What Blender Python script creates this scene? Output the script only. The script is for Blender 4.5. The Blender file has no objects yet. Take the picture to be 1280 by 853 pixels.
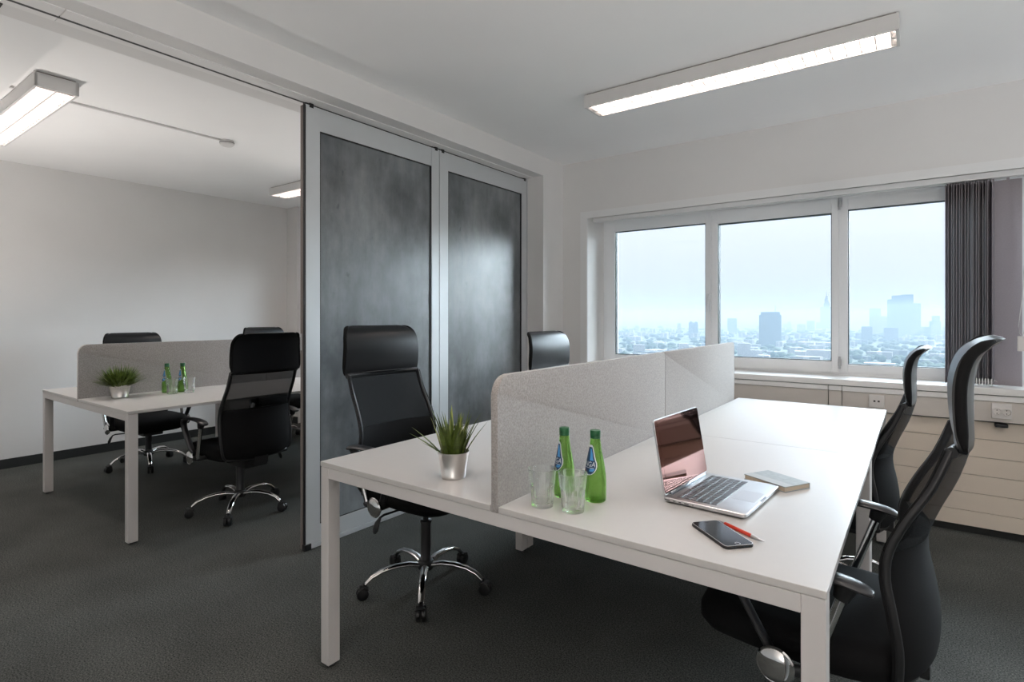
import bpy, bmesh, math, random
from mathutils import Vector, Matrix
PI = math.pi
R = math.radians
S = bpy.context.scene
C = S.collection

# ------------------------------------------------------------------ camera
cam_d = bpy.data.cameras.new('camera')
cam = bpy.data.objects.new('camera', cam_d)
C.objects.link(cam)
cam.location = (0, 0, 1.266)
cam.rotation_euler = (PI / 2, 0, 0.6322)
cam_d.sensor_width = 36.0
cam_d.lens = 692.0 / 1280.0 * 36.0
cam_d.shift_y = -31.3 / 1280.0
cam_d.clip_start = 0.02
cam_d.clip_end = 30000
S.camera = cam

# ------------------------------------------------------------------ world: bright overcast sky
SKY = 0.86            # radiance at the horizon; an overcast sky is about three times as bright overhead
LAMP = 44.0            # fluorescent tubes
wd = bpy.data.worlds.new('overcast_sky')
S.world = wd
wd.use_nodes = True
nt = wd.node_tree
nt.nodes.clear()
tc = nt.nodes.new('ShaderNodeTexCoord')
sx = nt.nodes.new('ShaderNodeSeparateXYZ')
nt.links.new(tc.outputs['Generated'], sx.inputs[0])
mx = nt.nodes.new('ShaderNodeMath'); mx.operation = 'MAXIMUM'; mx.inputs[1].default_value = 0.0
nt.links.new(sx.outputs['Z'], mx.inputs[0])
ml = nt.nodes.new('ShaderNodeMath'); ml.operation = 'MULTIPLY_ADD'; ml.inputs[1].default_value = 2.0 * SKY; ml.inputs[2].default_value = SKY
nt.links.new(mx.outputs[0], ml.inputs[0])
bg = nt.nodes.new('ShaderNodeBackground')
bg.inputs['Color'].default_value = (0.90, 0.95, 1.10, 1)
nt.links.new(ml.outputs[0], bg.inputs['Strength'])
wo = nt.nodes.new('ShaderNodeOutputWorld')
nt.links.new(bg.outputs[0], wo.inputs['Surface'])

# the sun is veiled by the haze: a very wide, soft, cool light from the window side
sun_d = bpy.data.lights.new('veiled_sun', 'SUN')
sun_d.energy = 19.0
sun_d.angle = R(70)
sun_d.color = (0.80, 0.92, 1.0)
sun = bpy.data.objects.new('veiled_sun', sun_d)
C.objects.link(sun)
sun.rotation_euler = (R(-62), 0, R(-30))
FILL_WATTS = 112.0        # watts of the added ceiling fill lights

# ------------------------------------------------------------------ exposure and sampling
S.view_settings.view_transform = 'Standard'
S.view_settings.look = 'None'
S.view_settings.exposure = 0.0
S.view_settings.gamma = 1.0
S.view_settings.use_curve_mapping = False
S.cycles.use_denoising = True
S.cycles.max_bounces = 14
S.cycles.diffuse_bounces = 10
S.cycles.glossy_bounces = 5
S.cycles.transmission_bounces = 10
S.cycles.transparent_max_bounces = 16
S.cycles.volume_bounces = 0
S.cycles.sample_clamp_indirect = 12.0
S.cycles.caustics_reflective = False
S.cycles.blur_glossy = 0.5

# ------------------------------------------------------------------ materials
MATS = {}


def mat(name, col, rough=0.6, metal=0.0, spec=0.5, noise=0.0, nscale=20.0, bump=0.0, bscale=80.0, stretch=(1, 1, 1), **kw):
    if name in MATS:
        return MATS[name]
    m = bpy.data.materials.new(name)
    m.use_nodes = True
    n = m.node_tree
    b = n.nodes['Principled BSDF']
    b.inputs['Base Color'].default_value = (*col, 1)
    b.inputs['Roughness'].default_value = rough
    b.inputs['Metallic'].default_value = metal
    b.inputs['Specular IOR Level'].default_value = spec
    for k, v in kw.items():
        b.inputs[k].default_value = v
    if noise or bump:
        t = n.nodes.new('ShaderNodeTexCoord')
        mp = n.nodes.new('ShaderNodeMapping')
        mp.inputs['Scale'].default_value = stretch
        n.links.new(t.outputs['Object'], mp.inputs[0])
    if noise:
        nz = n.nodes.new('ShaderNodeTexNoise')
        nz.inputs['Scale'].default_value = nscale
        nz.inputs['Detail'].default_value = 4
        n.links.new(mp.outputs[0], nz.inputs['Vector'])
        rp = n.nodes.new('ShaderNodeValToRGB')
        rp.color_ramp.elements[0].position = 0.3
        rp.color_ramp.elements[1].position = 0.7
        rp.color_ramp.elements[0].color = (*[c * (1 - noise) for c in col], 1)
        rp.color_ramp.elements[1].color = (*[min(1, c * (1 + noise)) for c in col], 1)
        n.links.new(nz.outputs['Fac'], rp.inputs[0])
        n.links.new(rp.outputs[0], b.inputs['Base Color'])
    if bump:
        nb = n.nodes.new('ShaderNodeTexNoise')
        nb.inputs['Scale'].default_value = bscale
        nb.inputs['Detail'].default_value = 3
        n.links.new(mp.outputs[0], nb.inputs['Vector'])
        bp = n.nodes.new('ShaderNodeBump')
        bp.inputs['Strength'].default_value = bump
        bp.inputs['Distance'].default_value = 0.002
        n.links.new(nb.outputs['Fac'], bp.inputs['Height'])
        n.links.new(bp.outputs[0], b.inputs['Normal'])
    MATS[name] = m
    return m


def emit(name, col, st):
    m = bpy.data.materials.new(name)
    m.use_nodes = True
    n = m.node_tree
    n.nodes.clear()
    e = n.nodes.new('ShaderNodeEmission')
    e.inputs[0].default_value = (*col, 1)
    e.inputs[1].default_value = st
    o = n.nodes.new('ShaderNodeOutputMaterial')
    n.links.new(e.outputs[0], o.inputs[0])
    return m


def sheer(name, base, fac, tint=(1, 1, 1), scale=0):
    """A material that lets part of the light straight through (window pane, chair mesh)."""
    m = base.copy()
    m.name = name
    n = m.node_tree
    b = n.nodes['Principled BSDF']
    o = n.nodes['Material Output']
    t = n.nodes.new('ShaderNodeBsdfTransparent')
    t.inputs[0].default_value = (*tint, 1)
    mixn = n.nodes.new('ShaderNodeMixShader')
    mixn.inputs[0].default_value = fac
    n.links.new(b.outputs[0], mixn.inputs[1])
    n.links.new(t.outputs[0], mixn.inputs[2])
    n.links.new(mixn.outputs[0], o.inputs[0])
    return m


def glassy(name, col, ior=1.48, through=.5):
    m = bpy.data.materials.new(name)
    m.use_nodes = True
    n = m.node_tree
    n.nodes.clear()
    g = n.nodes.new('ShaderNodeBsdfGlass')
    g.inputs['Color'].default_value = (*col, 1)
    g.inputs['Roughness'].default_value = 0.0
    g.inputs['IOR'].default_value = ior
    t = n.nodes.new('ShaderNodeBsdfTransparent')
    t.inputs[0].default_value = (*col, 1)
    x = n.nodes.new('ShaderNodeMixShader')
    x.inputs[0].default_value = through
    n.links.new(g.outputs[0], x.inputs[1])
    n.links.new(t.outputs[0], x.inputs[2])
    o = n.nodes.new('ShaderNodeOutputMaterial')
    n.links.new(x.outputs[0], o.inputs[0])
    return m


def pane_material():
    m = bpy.data.materials.new('window_glass')
    m.use_nodes = True
    n = m.node_tree
    n.nodes.clear()
    t = n.nodes.new('ShaderNodeBsdfTransparent')
    t.inputs[0].default_value = (0.95, 0.975, 0.985, 1)
    g = n.nodes.new('ShaderNodeBsdfGlossy')
    g.inputs['Roughness'].default_value = 0.0
    f = n.nodes.new('ShaderNodeFresnel')
    f.inputs[0].default_value = 1.35
    x = n.nodes.new('ShaderNodeMixShader')
    n.links.new(f.outputs[0], x.inputs[0])
    n.links.new(t.outputs[0], x.inputs[1])
    n.links.new(g.outputs[0], x.inputs[2])
    o = n.nodes.new('ShaderNodeOutputMaterial')
    n.links.new(x.outputs[0], o.inputs[0])
    return m


def carpet_material():
    m = mat('carpet', (0.036, 0.041, 0.041), 0.95, spec=0.1)
    n = m.node_tree
    b = n.nodes['Principled BSDF']
    t = n.nodes.new('ShaderNodeTexCoord')
    a = n.nodes.new('ShaderNodeTexNoise'); a.inputs['Scale'].default_value = 175; a.inputs['Detail'].default_value = 5; a.inputs['Roughness'].default_value = 0.75
    c = n.nodes.new('ShaderNodeTexNoise'); c.inputs['Scale'].default_value = 2.2; c.inputs['Detail'].default_value = 3
    n.links.new(t.outputs['Object'], a.inputs['Vector'])
    n.links.new(t.outputs['Object'], c.inputs['Vector'])
    r = n.nodes.new('ShaderNodeValToRGB')
    e = r.color_ramp.elements
    e[0].position = 0.36; e[0].color = (0.007, 0.011, 0.0115, 1)
    e[1].position = 0.68; e[1].color = (0.190, 0.192, 0.180, 1)
    n.links.new(a.outputs['Fac'], r.inputs[0])
    mr = n.nodes.new('ShaderNodeMapRange')
    mr.inputs['From Min'].default_value = 0.3; mr.inputs['From Max'].default_value = 0.7
    mr.inputs['To Min'].default_value = 0.8; mr.inputs['To Max'].default_value = 1.15
    n.links.new(c.outputs['Fac'], mr.inputs[0])
    x = n.nodes.new('ShaderNodeMix'); x.data_type = 'RGBA'; x.blend_type = 'MULTIPLY'
    x.inputs[0].default_value = 1.0
    n.links.new(r.outputs[0], x.inputs[6])
    n.links.new(mr.outputs[0], x.inputs[7])
    n.links.new(x.outputs[2], b.inputs['Base Color'])
    bp = n.nodes.new('ShaderNodeBump'); bp.inputs['Strength'].default_value = 0.35; bp.inputs['Distance'].default_value = 0.002
    n.links.new(a.outputs['Fac'], bp.inputs['Height'])
    n.links.new(bp.outputs[0], b.inputs['Normal'])
    return m


def concrete_material():
    """Dark satin laminate printed with cloudy, streaked concrete."""
    m = mat('concrete_laminate', (0.1, 0.11, 0.12), 0.3, spec=0.5, **{'Coat Weight': .7, 'Coat Roughness': .3})
    n = m.node_tree
    b = n.nodes['Principled BSDF']
    t = n.nodes.new('ShaderNodeTexCoord')

    def nz(scale, stretch, detail=5, rough=0.6):
        mp = n.nodes.new('ShaderNodeMapping'); mp.inputs['Scale'].default_value = stretch
        n.links.new(t.outputs['Object'], mp.inputs[0])
        q = n.nodes.new('ShaderNodeTexNoise'); q.inputs['Scale'].default_value = scale
        q.inputs['Detail'].default_value = detail; q.inputs['Roughness'].default_value = rough
        n.links.new(mp.outputs[0], q.inputs['Vector'])
        return q.outputs['Fac']
    cloud = nz(1.7, (1, 1, 0.75), 7, .62)
    streak = nz(10, (1, 1, 0.18), 5, 0.65)
    speck = nz(28, (1, 1, 0.6), 3, 0.5)
    r = n.nodes.new('ShaderNodeValToRGB')
    e = r.color_ramp.elements
    e[0].position = 0.34; e[0].color = (0.066, 0.076, 0.083, 1)
    e[1].position = 0.66; e[1].color = (0.285, 0.305, 0.322, 1)
    n.links.new(cloud, r.inputs[0])
    r2 = n.nodes.new('ShaderNodeValToRGB')
    e = r2.color_ramp.elements
    e[0].position = 0.3; e[0].color = (0.72, 0.74, 0.76, 1)
    e[1].position = 0.7; e[1].color = (1.18, 1.16, 1.14, 1)
    n.links.new(streak, r2.inputs[0])
    r3 = n.nodes.new('ShaderNodeValToRGB')
    e = r3.color_ramp.elements
    e[0].position = 0.22; e[0].color = (0.6, 0.62, 0.65, 1)
    e[1].position = 0.32; e[1].color = (1, 1, 1, 1)
    n.links.new(speck, r3.inputs[0])
    x = n.nodes.new('ShaderNodeMix'); x.data_type = 'RGBA'; x.blend_type = 'MULTIPLY'; x.inputs[0].default_value = 1
    n.links.new(r.outputs[0], x.inputs[6]); n.links.new(r2.outputs[0], x.inputs[7])
    y = n.nodes.new('ShaderNodeMix'); y.data_type = 'RGBA'; y.blend_type = 'MULTIPLY'; y.inputs[0].default_value = 1
    n.links.new(x.outputs[2], y.inputs[6]); n.links.new(r3.outputs[0], y.inputs[7])
    n.links.new(y.outputs[2], b.inputs['Base Color'])
    mr = n.nodes.new('ShaderNodeMapRange')
    mr.inputs['To Min'].default_value = 0.26; mr.inputs['To Max'].default_value = 0.46
    n.links.new(cloud, mr.inputs[0]); n.links.new(mr.outputs[0], b.inputs['Roughness'])
    return m


def facade_material(name, col, dark, scale):
    m = mat(name, col, 0.7)
    n = m.node_tree
    b = n.nodes['Principled BSDF']
    t = n.nodes.new('ShaderNodeTexCoord')
    mp = n.nodes.new('ShaderNodeMapping'); mp.inputs['Rotation'].default_value = (PI / 2, 0, 0)
    n.links.new(t.outputs['Object'], mp.inputs[0])
    k = n.nodes.new('ShaderNodeTexBrick')
    k.offset = 0.0
    k.inputs['Color1'].default_value = (*dark, 1)
    k.inputs['Color2'].default_value = (*[d * 1.25 for d in dark], 1)
    k.inputs['Mortar'].default_value = (*col, 1)
    k.inputs['Scale'].default_value = scale
    k.inputs['Mortar Size'].default_value = 0.035
    k.inputs['Brick Width'].default_value = 0.4
    k.inputs['Row Height'].default_value = 0.36
    n.links.new(mp.outputs[0], k.inputs['Vector'])
    n.links.new(k.outputs[0], b.inputs['Base Color'])
    return m


def fabric_blind():
    m = mat('mauve_grey_blind_fabric', (0.42, 0.385, 0.405), 0.85, noise=0.06, nscale=150)
    n = m.node_tree
    b = n.nodes['Principled BSDF']
    t = n.nodes.new('ShaderNodeBsdfTranslucent')
    t.inputs[0].default_value = (0.52, 0.485, 0.52, 1)
    x = n.nodes.new('ShaderNodeMixShader')
    x.inputs[0].default_value = 0.35
    n.links.new(b.outputs[0], x.inputs[1])
    n.links.new(t.outputs[0], x.inputs[2])
    n.links.new(x.outputs[0], n.nodes['Material Output'].inputs[0])
    return m


M_WALL = mat('painted_wall', (0.76, 0.75, 0.74), 0.85, spec=0.2, noise=0.015, nscale=3, bump=0.05, bscale=160)
M_CEIL = mat('painted_ceiling', (0.88, 0.88, 0.88), 0.9, spec=0.2, noise=0.012, nscale=2)
M_TRIM = mat('white_trim', (0.80, 0.80, 0.80), 0.5)
M_CARPET = carpet_material()
M_BLACK = mat('black_plastic', (0.012, 0.012, 0.013), 0.42)
M_BASEB = mat('black_baseboard', (0.016, 0.018, 0.018), 0.6)
M_UPVC = mat('white_window_plastic', (0.88, 0.895, 0.91), 0.35)
M_GASKET = mat('dark_rubber_gasket', (0.03, 0.05, 0.06), 0.6)
M_PANE = pane_material()
M_SILL = mat('white_window_sill', (0.86, 0.85, 0.83), 0.3)
M_CLAD = mat('beige_cladding', (0.76, 0.66, 0.555), 0.5, noise=0.02, nscale=6)
M_DUCT = mat('grey_beige_trunking', (0.64, 0.59, 0.54), 0.45)
M_SOCKET = mat('white_socket_plastic', (0.75, 0.72, 0.69), 0.35)
M_ALU = mat('grey_aluminium_frame', (0.60, 0.62, 0.635), 0.42, metal=0.25, noise=0.02, nscale=8)
M_ALU_D = mat('brown_grey_edge_strip', (0.20, 0.17, 0.155), 0.5)
M_CONC = concrete_material()
M_LAM = mat('white_desk_laminate', (0.56, 0.54, 0.522), 0.36, spec=0.5, noise=0.008, nscale=40)
M_LAMEDGE = mat('white_desk_edging', (0.58, 0.59, 0.57), 0.5)
M_STEELW = mat('white_powder_coated_steel', (0.62, 0.59, 0.575), 0.45)
M_FELT = mat('warm_grey_felt', (0.345, 0.320, 0.305), 0.95, spec=0.1, **{'Sheen Weight': .35, 'Sheen Roughness': .5}, noise=0.22, nscale=190, bump=0.35, bscale=420)
M_LEATHER = mat('black_leather', (0.007, 0.008, 0.0095), 0.36, spec=0.3, bump=0.05, bscale=240)
M_FABRIC = mat('black_seat_fabric', (0.006, 0.006, 0.0065), 0.85, spec=0.18, bump=0.25, bscale=380)
M_MESH = sheer('black_chair_mesh', M_FABRIC, 0.33)
M_CHROME = mat('chrome', (0.72, 0.71, 0.70), 0.09, metal=1.0)
M_GREYTUBE = mat('dark_grey_steel_tube', (0.10, 0.10, 0.105), 0.28, metal=0.8)
M_ARM = mat('black_arm_plastic', (0.022, 0.022, 0.024), 0.32, spec=0.6)
M_POT = mat('brushed_steel_pot', (0.82, 0.79, 0.76), 0.30, metal=1.0)
M_SOIL = mat('dark_soil', (0.012, 0.010, 0.008), 0.9)
M_GRASS = mat('grass_blade_green', (0.10, 0.145, 0.022), 0.5, noise=0.45, nscale=45)
M_GRASS2 = mat('pale_grass_blade_green', (0.30, 0.33, 0.085), 0.5, noise=0.3, nscale=45)
M_BUSH = mat('bushy_grass_green', (0.115, 0.165, 0.03), 0.55, noise=0.6, nscale=60)
M_GLASS = glassy('clear_drinking_glass', (0.995, 0.998, 0.995), 1.5, .30)
M_BOTTLE = glassy('green_bottle_glass', (0.70, 0.835, 0.56), 1.48, .4)
M_CAP = mat('dark_green_cap', (0.012, 0.10, 0.035), 0.35)
M_LBL_W = mat('label_white', (0.62, 0.64, 0.66), 0.5)
M_LBL_N = mat('label_navy', (0.012, 0.045, 0.11), 0.45)
M_LBL_B = mat('label_sky_blue', (0.07, 0.30, 0.62), 0.45)
M_LBL_R = mat('label_brown', (0.10, 0.035, 0.03), 0.45)
M_SILVER = mat('silver_aluminium', (0.58, 0.58, 0.59), 0.32, metal=0.85)
M_SILVER_D = mat('grey_aluminium_dark', (0.20, 0.22, 0.25), 0.3, metal=0.7)
M_KEYS = mat('black_keys', (0.03, 0.03, 0.033), 0.28, spec=.8)
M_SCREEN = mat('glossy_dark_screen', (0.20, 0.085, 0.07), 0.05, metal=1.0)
M_GLASSBLK = mat('glossy_black_glass', (0.006, 0.007, 0.009), 0.10, spec=0.6)
M_RED = mat('red_pen_barrel', (0.62, 0.045, 0.02), 0.3)
M_BOOK = mat('grey_blue_notebook_cover', (0.33, 0.37, 0.39), 0.5, noise=0.12, nscale=60)
M_BOOKSP = mat('pale_notebook_band', (0.42, 0.45, 0.46), 0.5)
M_PAGES = mat('cream_page_block', (0.60, 0.50, 0.38), 0.8, noise=0.1, nscale=200, stretch=(0.02, 0.02, 6))
M_BLIND = fabric_blind()
M_CHAIN = mat('white_bead_chain', (0.72, 0.72, 0.72), 0.4)
M_LAMPW = mat('white_lamp_housing', (0.66, 0.65, 0.64), 0.45)
M_LOUV = mat('bright_louvre', (0.80, 0.78, 0.77), 0.22, metal=0.6)
M_BLADE = mat('louvre_blade_grey', (0.40, 0.38, 0.37), 0.35)
M_TUBE = emit('fluorescent_tube', (1.0, 0.87, 0.80), LAMP)
M_SOFFIT = mat('soffit_board', (0.84, 0.83, 0.82), 0.7, spec=0.3)
M_GROUND = mat('city_ground', (0.10, 0.13, 0.10), 0.95, noise=0.5, nscale=0.012)
M_TREES = mat('city_tree_green', (0.035, 0.065, 0.03), 0.9, noise=0.4, nscale=0.1)
M_F1 = facade_material('facade_dark_glass', (0.16, 0.18, 0.18), (0.07, 0.09, 0.10), 0.22)
M_F2 = facade_material('facade_blue_glass', (0.22, 0.27, 0.32), (0.12, 0.17, 0.22), 0.22)
M_F3 = facade_material('facade_pale', (0.42, 0.41, 0.39), (0.2, 0.2, 0.21), 0.3)
M_F4 = facade_material('facade_white_block', (0.46, 0.45, 0.43), (0.26, 0.26, 0.27), 0.35)
M_ROOFW = mat('pale_flat_roof', (0.60, 0.60, 0.58), 0.8)
M_STONE = mat('old_stone_tower', (0.24, 0.23, 0.22), 0.85)

# ------------------------------------------------------------------ mesh helpers


class MB:
    """Collects boxes, tubes, lathes and lofts into ONE mesh object."""

    def __init__(self):
        self.bm = bmesh.new()

    def box(self, x0, x1, y0, y1, z0, z1, mtx=None, bevel=0.0, seg=2):
        g = bmesh.ops.create_cube(self.bm, size=1)
        vs = g['verts']
        for v in vs:
            v.co = Vector((x0 + (v.co.x + .5) * (x1 - x0), y0 + (v.co.y + .5) * (y1 - y0), z0 + (v.co.z + .5) * (z1 - z0)))
        if mtx is not None:
            for v in vs:
                v.co = mtx @ v.co
        if bevel:
            es = list({e for v in vs for e in v.link_edges})
            bmesh.ops.bevel(self.bm, geom=es, offset=bevel, segments=seg, affect='EDGES', profile=0.7)
        return self

    def ring_loft(self, rings, closed=True, cap=True):
        """rings: lists of points, all of one length; quads between neighbours."""
        vr = [[self.bm.verts.new(Vector(p)) for p in r] for r in rings]
        n = len(vr[0])
        for a, b in zip(vr, vr[1:]):
            for i in range(n if closed else n - 1):
                j = (i + 1) % n
                try:
                    self.bm.faces.new((a[i], a[j], b[j], b[i]))
                except ValueError:
                    pass
        if cap:
            try:
                self.bm.faces.new(list(reversed(vr[0])))
                self.bm.faces.new(vr[-1])
            except ValueError:
                pass
        return self

    def tube(self, pts, r, n=10, flat=1.0, up=(0, 0, 1), cap=True):
        """Tube along pts; r a number or one per point; flat squashes it along `up`."""
        pts = [Vector(p) for p in pts]
        rs = r if isinstance(r, (list, tuple)) else [r] * len(pts)
        rings = []
        for i, p in enumerate(pts):
            a = pts[max(0, i - 1)]; b = pts[min(len(pts) - 1, i + 1)]
            t = (b - a).normalized()
            u = Vector(up)
            s = t.cross(u)
            if s.length < 1e-4:
                s = t.cross(Vector((1, 0, 0)))
            s.normalize()
            w = s.cross(t).normalized()
            rings.append([p + s * (math.cos(2 * PI * k / n) * rs[i]) + w * (math.sin(2 * PI * k / n) * rs[i] * flat) for k in range(n)])
        return self.ring_loft(rings, True, cap)

    def lathe(self, prof, n=24, centre=(0, 0, 0), axis=None, close=False):
        """prof: (r, z) pairs turned about z (or about `axis`, a 3x3 matrix)."""
        c = Vector(centre)
        rings = []
        for r, z in prof:
            ring = []
            for k in range(n):
                a = 2 * PI * k / n
                q = Vector((math.cos(a) * r, math.sin(a) * r, z))
                if axis is not None:
                    q = axis @ q
                ring.append(c + q)
            rings.append(ring)
        if close:
            rings.append(rings[0])
        self.ring_loft(rings, True, not close)
        return self

    def quad_strip(self, left, right):
        a = [self.bm.verts.new(Vector(p)) for p in left]
        b = [self.bm.verts.new(Vector(p)) for p in right]
        for i in range(len(a) - 1):
            self.bm.faces.new((a[i], b[i], b[i + 1], a[i + 1]))
        return self

    def poly(self, pts, depth):
        """A polygon in space given thickness along `depth`."""
        d = Vector(depth)
        a = [self.bm.verts.new(Vector(p)) for p in pts]
        b = [self.bm.verts.new(Vector(p) + d) for p in pts]
        n = len(a)
        self.bm.faces.new(list(reversed(a)))
        self.bm.faces.new(b)
        for i in range(n):
            self.bm.faces.new((a[i], a[(i + 1) % n], b[(i + 1) % n], b[i]))
        return self

    def build(self, name, m, parent=None, smooth=False, angle=None):
        bmesh.ops.remove_doubles(self.bm, verts=self.bm.verts, dist=1e-6)
        bmesh.ops.recalc_face_normals(self.bm, faces=self.bm.faces)
        me = bpy.data.meshes.new(name)
        self.bm.to_mesh(me)
        self.bm.free()
        me.materials.append(m)
        if smooth:
            if angle is None:
                me.shade_smooth()
            else:
                me.polygons.foreach_set('use_smooth', [True] * len(me.polygons))
                me.set_sharp_from_angle(angle=R(angle))
        o = bpy.data.objects.new(name, me)
        C.objects.link(o)
        if parent is not None:
            o.parent = parent
        return o


def tag(o, label=None, cat=None, group=None, kind=None):
    if label: o['label'] = label
    if cat: o['category'] = cat
    if group: o['group'] = group
    if kind: o['kind'] = kind
    return o


def thing(name, loc, rz, label, cat, group=None, kind=None):
    o = bpy.data.objects.new(name, None)
    o.empty_display_size = 0.05
    C.objects.link(o)
    o.location = loc
    o.rotation_euler = (0, 0, rz)
    return tag(o, label, cat, group, kind)


def struct(o, label=None, cat=None):
    return tag(o, label, cat, None, 'structure')


def link_copy(o, parent):
    c = o.copy()
    C.objects.link(c)
    c.parent = parent
    return c


def copy_tree(o, parent=None):
    c = link_copy(o, parent)
    for ch in list(o.children):
        copy_tree(ch, c)
    return c


def box_obj(name, m, x0, x1, y0, y1, z0, z1, parent=None, bevel=0.0):
    return MB().box(x0, x1, y0, y1, z0, z1, bevel=bevel).build(name, m, parent)


# ------------------------------------------------------------------ room shell
WY = 4.156            # inner face of the window wall
XW = -2.491           # main-room face of the partition wall
XL = -6.105           # left wall of the further office
XR = 4.60
YB = -1.60
ZC, ZF = 2.58, 2.555  # ceilings
WX0, WX1 = -2.25, 4.02          # window opening, main room
FX0, FX1 = -5.50, -2.98         # window opening, further office
WZ0, WZ1 = 0.82, 2.10
YO = 4.62             # outer face of the facade

struct(box_obj('floor', M_CARPET, XL - .15, XR + .15, YB - .15, YO, -.15, 0), 'dark grey flecked office carpet', None)
struct(box_obj('ceiling', M_CEIL, XW, XR, YB, WY, ZC, ZC + .2), 'white ceiling over the nearer office')
struct(box_obj('ceiling', M_CEIL, XL, -2.84, .757, WY, ZF, ZF + .2), 'white ceiling over the further office')
w = MB()
for x0, x1 in ((XL, FX0), (FX1, WX0), (WX1, XR)):
    w.box(x0, x1, WY, YO, 0, 2.76)
for x0, x1 in ((FX0, FX1), (WX0, WX1)):
    w.box(x0, x1, WY, YO, WZ1, 2.76)
    w.box(x0, x1, 4.30, YO, 0, WZ0)
struct(w.build('wall_front', M_WALL), 'white wall around the wide office window')
struct(box_obj('wall_left', M_WALL, XL - .15, XL, YB - .15, YO, 0, 2.76), 'plain white wall of the further office')
struct(box_obj('wall_right', M_WALL, XR, XR + .15, YB - .15, YO, 0, 2.76), 'white side wall')
struct(box_obj('wall_back', M_WALL, XL, XR, YB - .15, YB, 0, 2.76), 'white back wall')
struct(box_obj('wall_pier', M_WALL, XL, -5.895, 3.765, WY, 0, ZF), 'narrow white pier in the far corner of the further office')
w = MB()
w.box(-2.84, XW, 3.838, WY, 0, 2.76)               # end of the partition
w.box(-2.84, XW, YB, 3.838, 2.425, 2.76)           # beam over the folding doors
struct(w.build('wall_partition', M_WALL), 'white beam and short wall end around the sliding doors')
struct(box_obj('ceiling', M_CEIL, XL, -2.84, YB, .757, 2.425, 2.76), 'lower strip of ceiling beside the door track')
# door track: two pale boards and a dark slot
tb = MB()
for a, b in ((YB + .02, .688), (.692, 3.83)):
    tb.box(-2.725, -2.6845, a, b, 2.4205, 2.4252)
    tb.box(-2.6685, -2.592, a, b, 2.4205, 2.4252)
struct(tb.build('trim_1', M_SOFFIT), 'pale track boards under the beam')
struct(box_obj('trim_2', M_BLACK, -2.684, -2.669, YB + .02, 3.83, 2.4200, 2.4245), 'thin dark track slot under the beam')
struct(box_obj('trim_3', M_BASEB, -3.10, -2.735, .20, .54, 2.421, 2.4255), 'black parking recess at the end of the door track')
# baseboards
struct(box_obj('baseboard_left', M_BASEB, XL, XL + .013, YB, 3.765, 0, .078), 'black baseboard along the white wall')
struct(box_obj('baseboard_pier', M_BASEB, XL, -5.882, 3.752, 3.765, 0, .078), 'black baseboard on the pier')
struct(box_obj('baseboard_right', M_BASEB, XR - .013, XR, YB, WY, 0, .078), 'black baseboard on the side wall')
struct(box_obj('baseboard_back', M_BASEB, XL, XR, YB, YB + .013, 0, .078), 'black baseboard on the back wall')
struct(box_obj('baseboard_front', M_BASEB, WX0, WX1, 4.19, 4.30, 0, .046), 'black recessed plinth under the beige cladding')
# casing round the main window
cs = MB()
cs.box(-2.317, WX0 - .002, WY - .008, WY, .86, 2.0895)
cs.box(-2.317, WX1 + .06, WY - .008, WY, 2.090, 2.148)
cs.box(WX1, WX1 + .06, WY - .008, WY, .86, 2.09)
struct(cs.build('trim_4', M_TRIM), 'flat white casing around the window')


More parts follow.
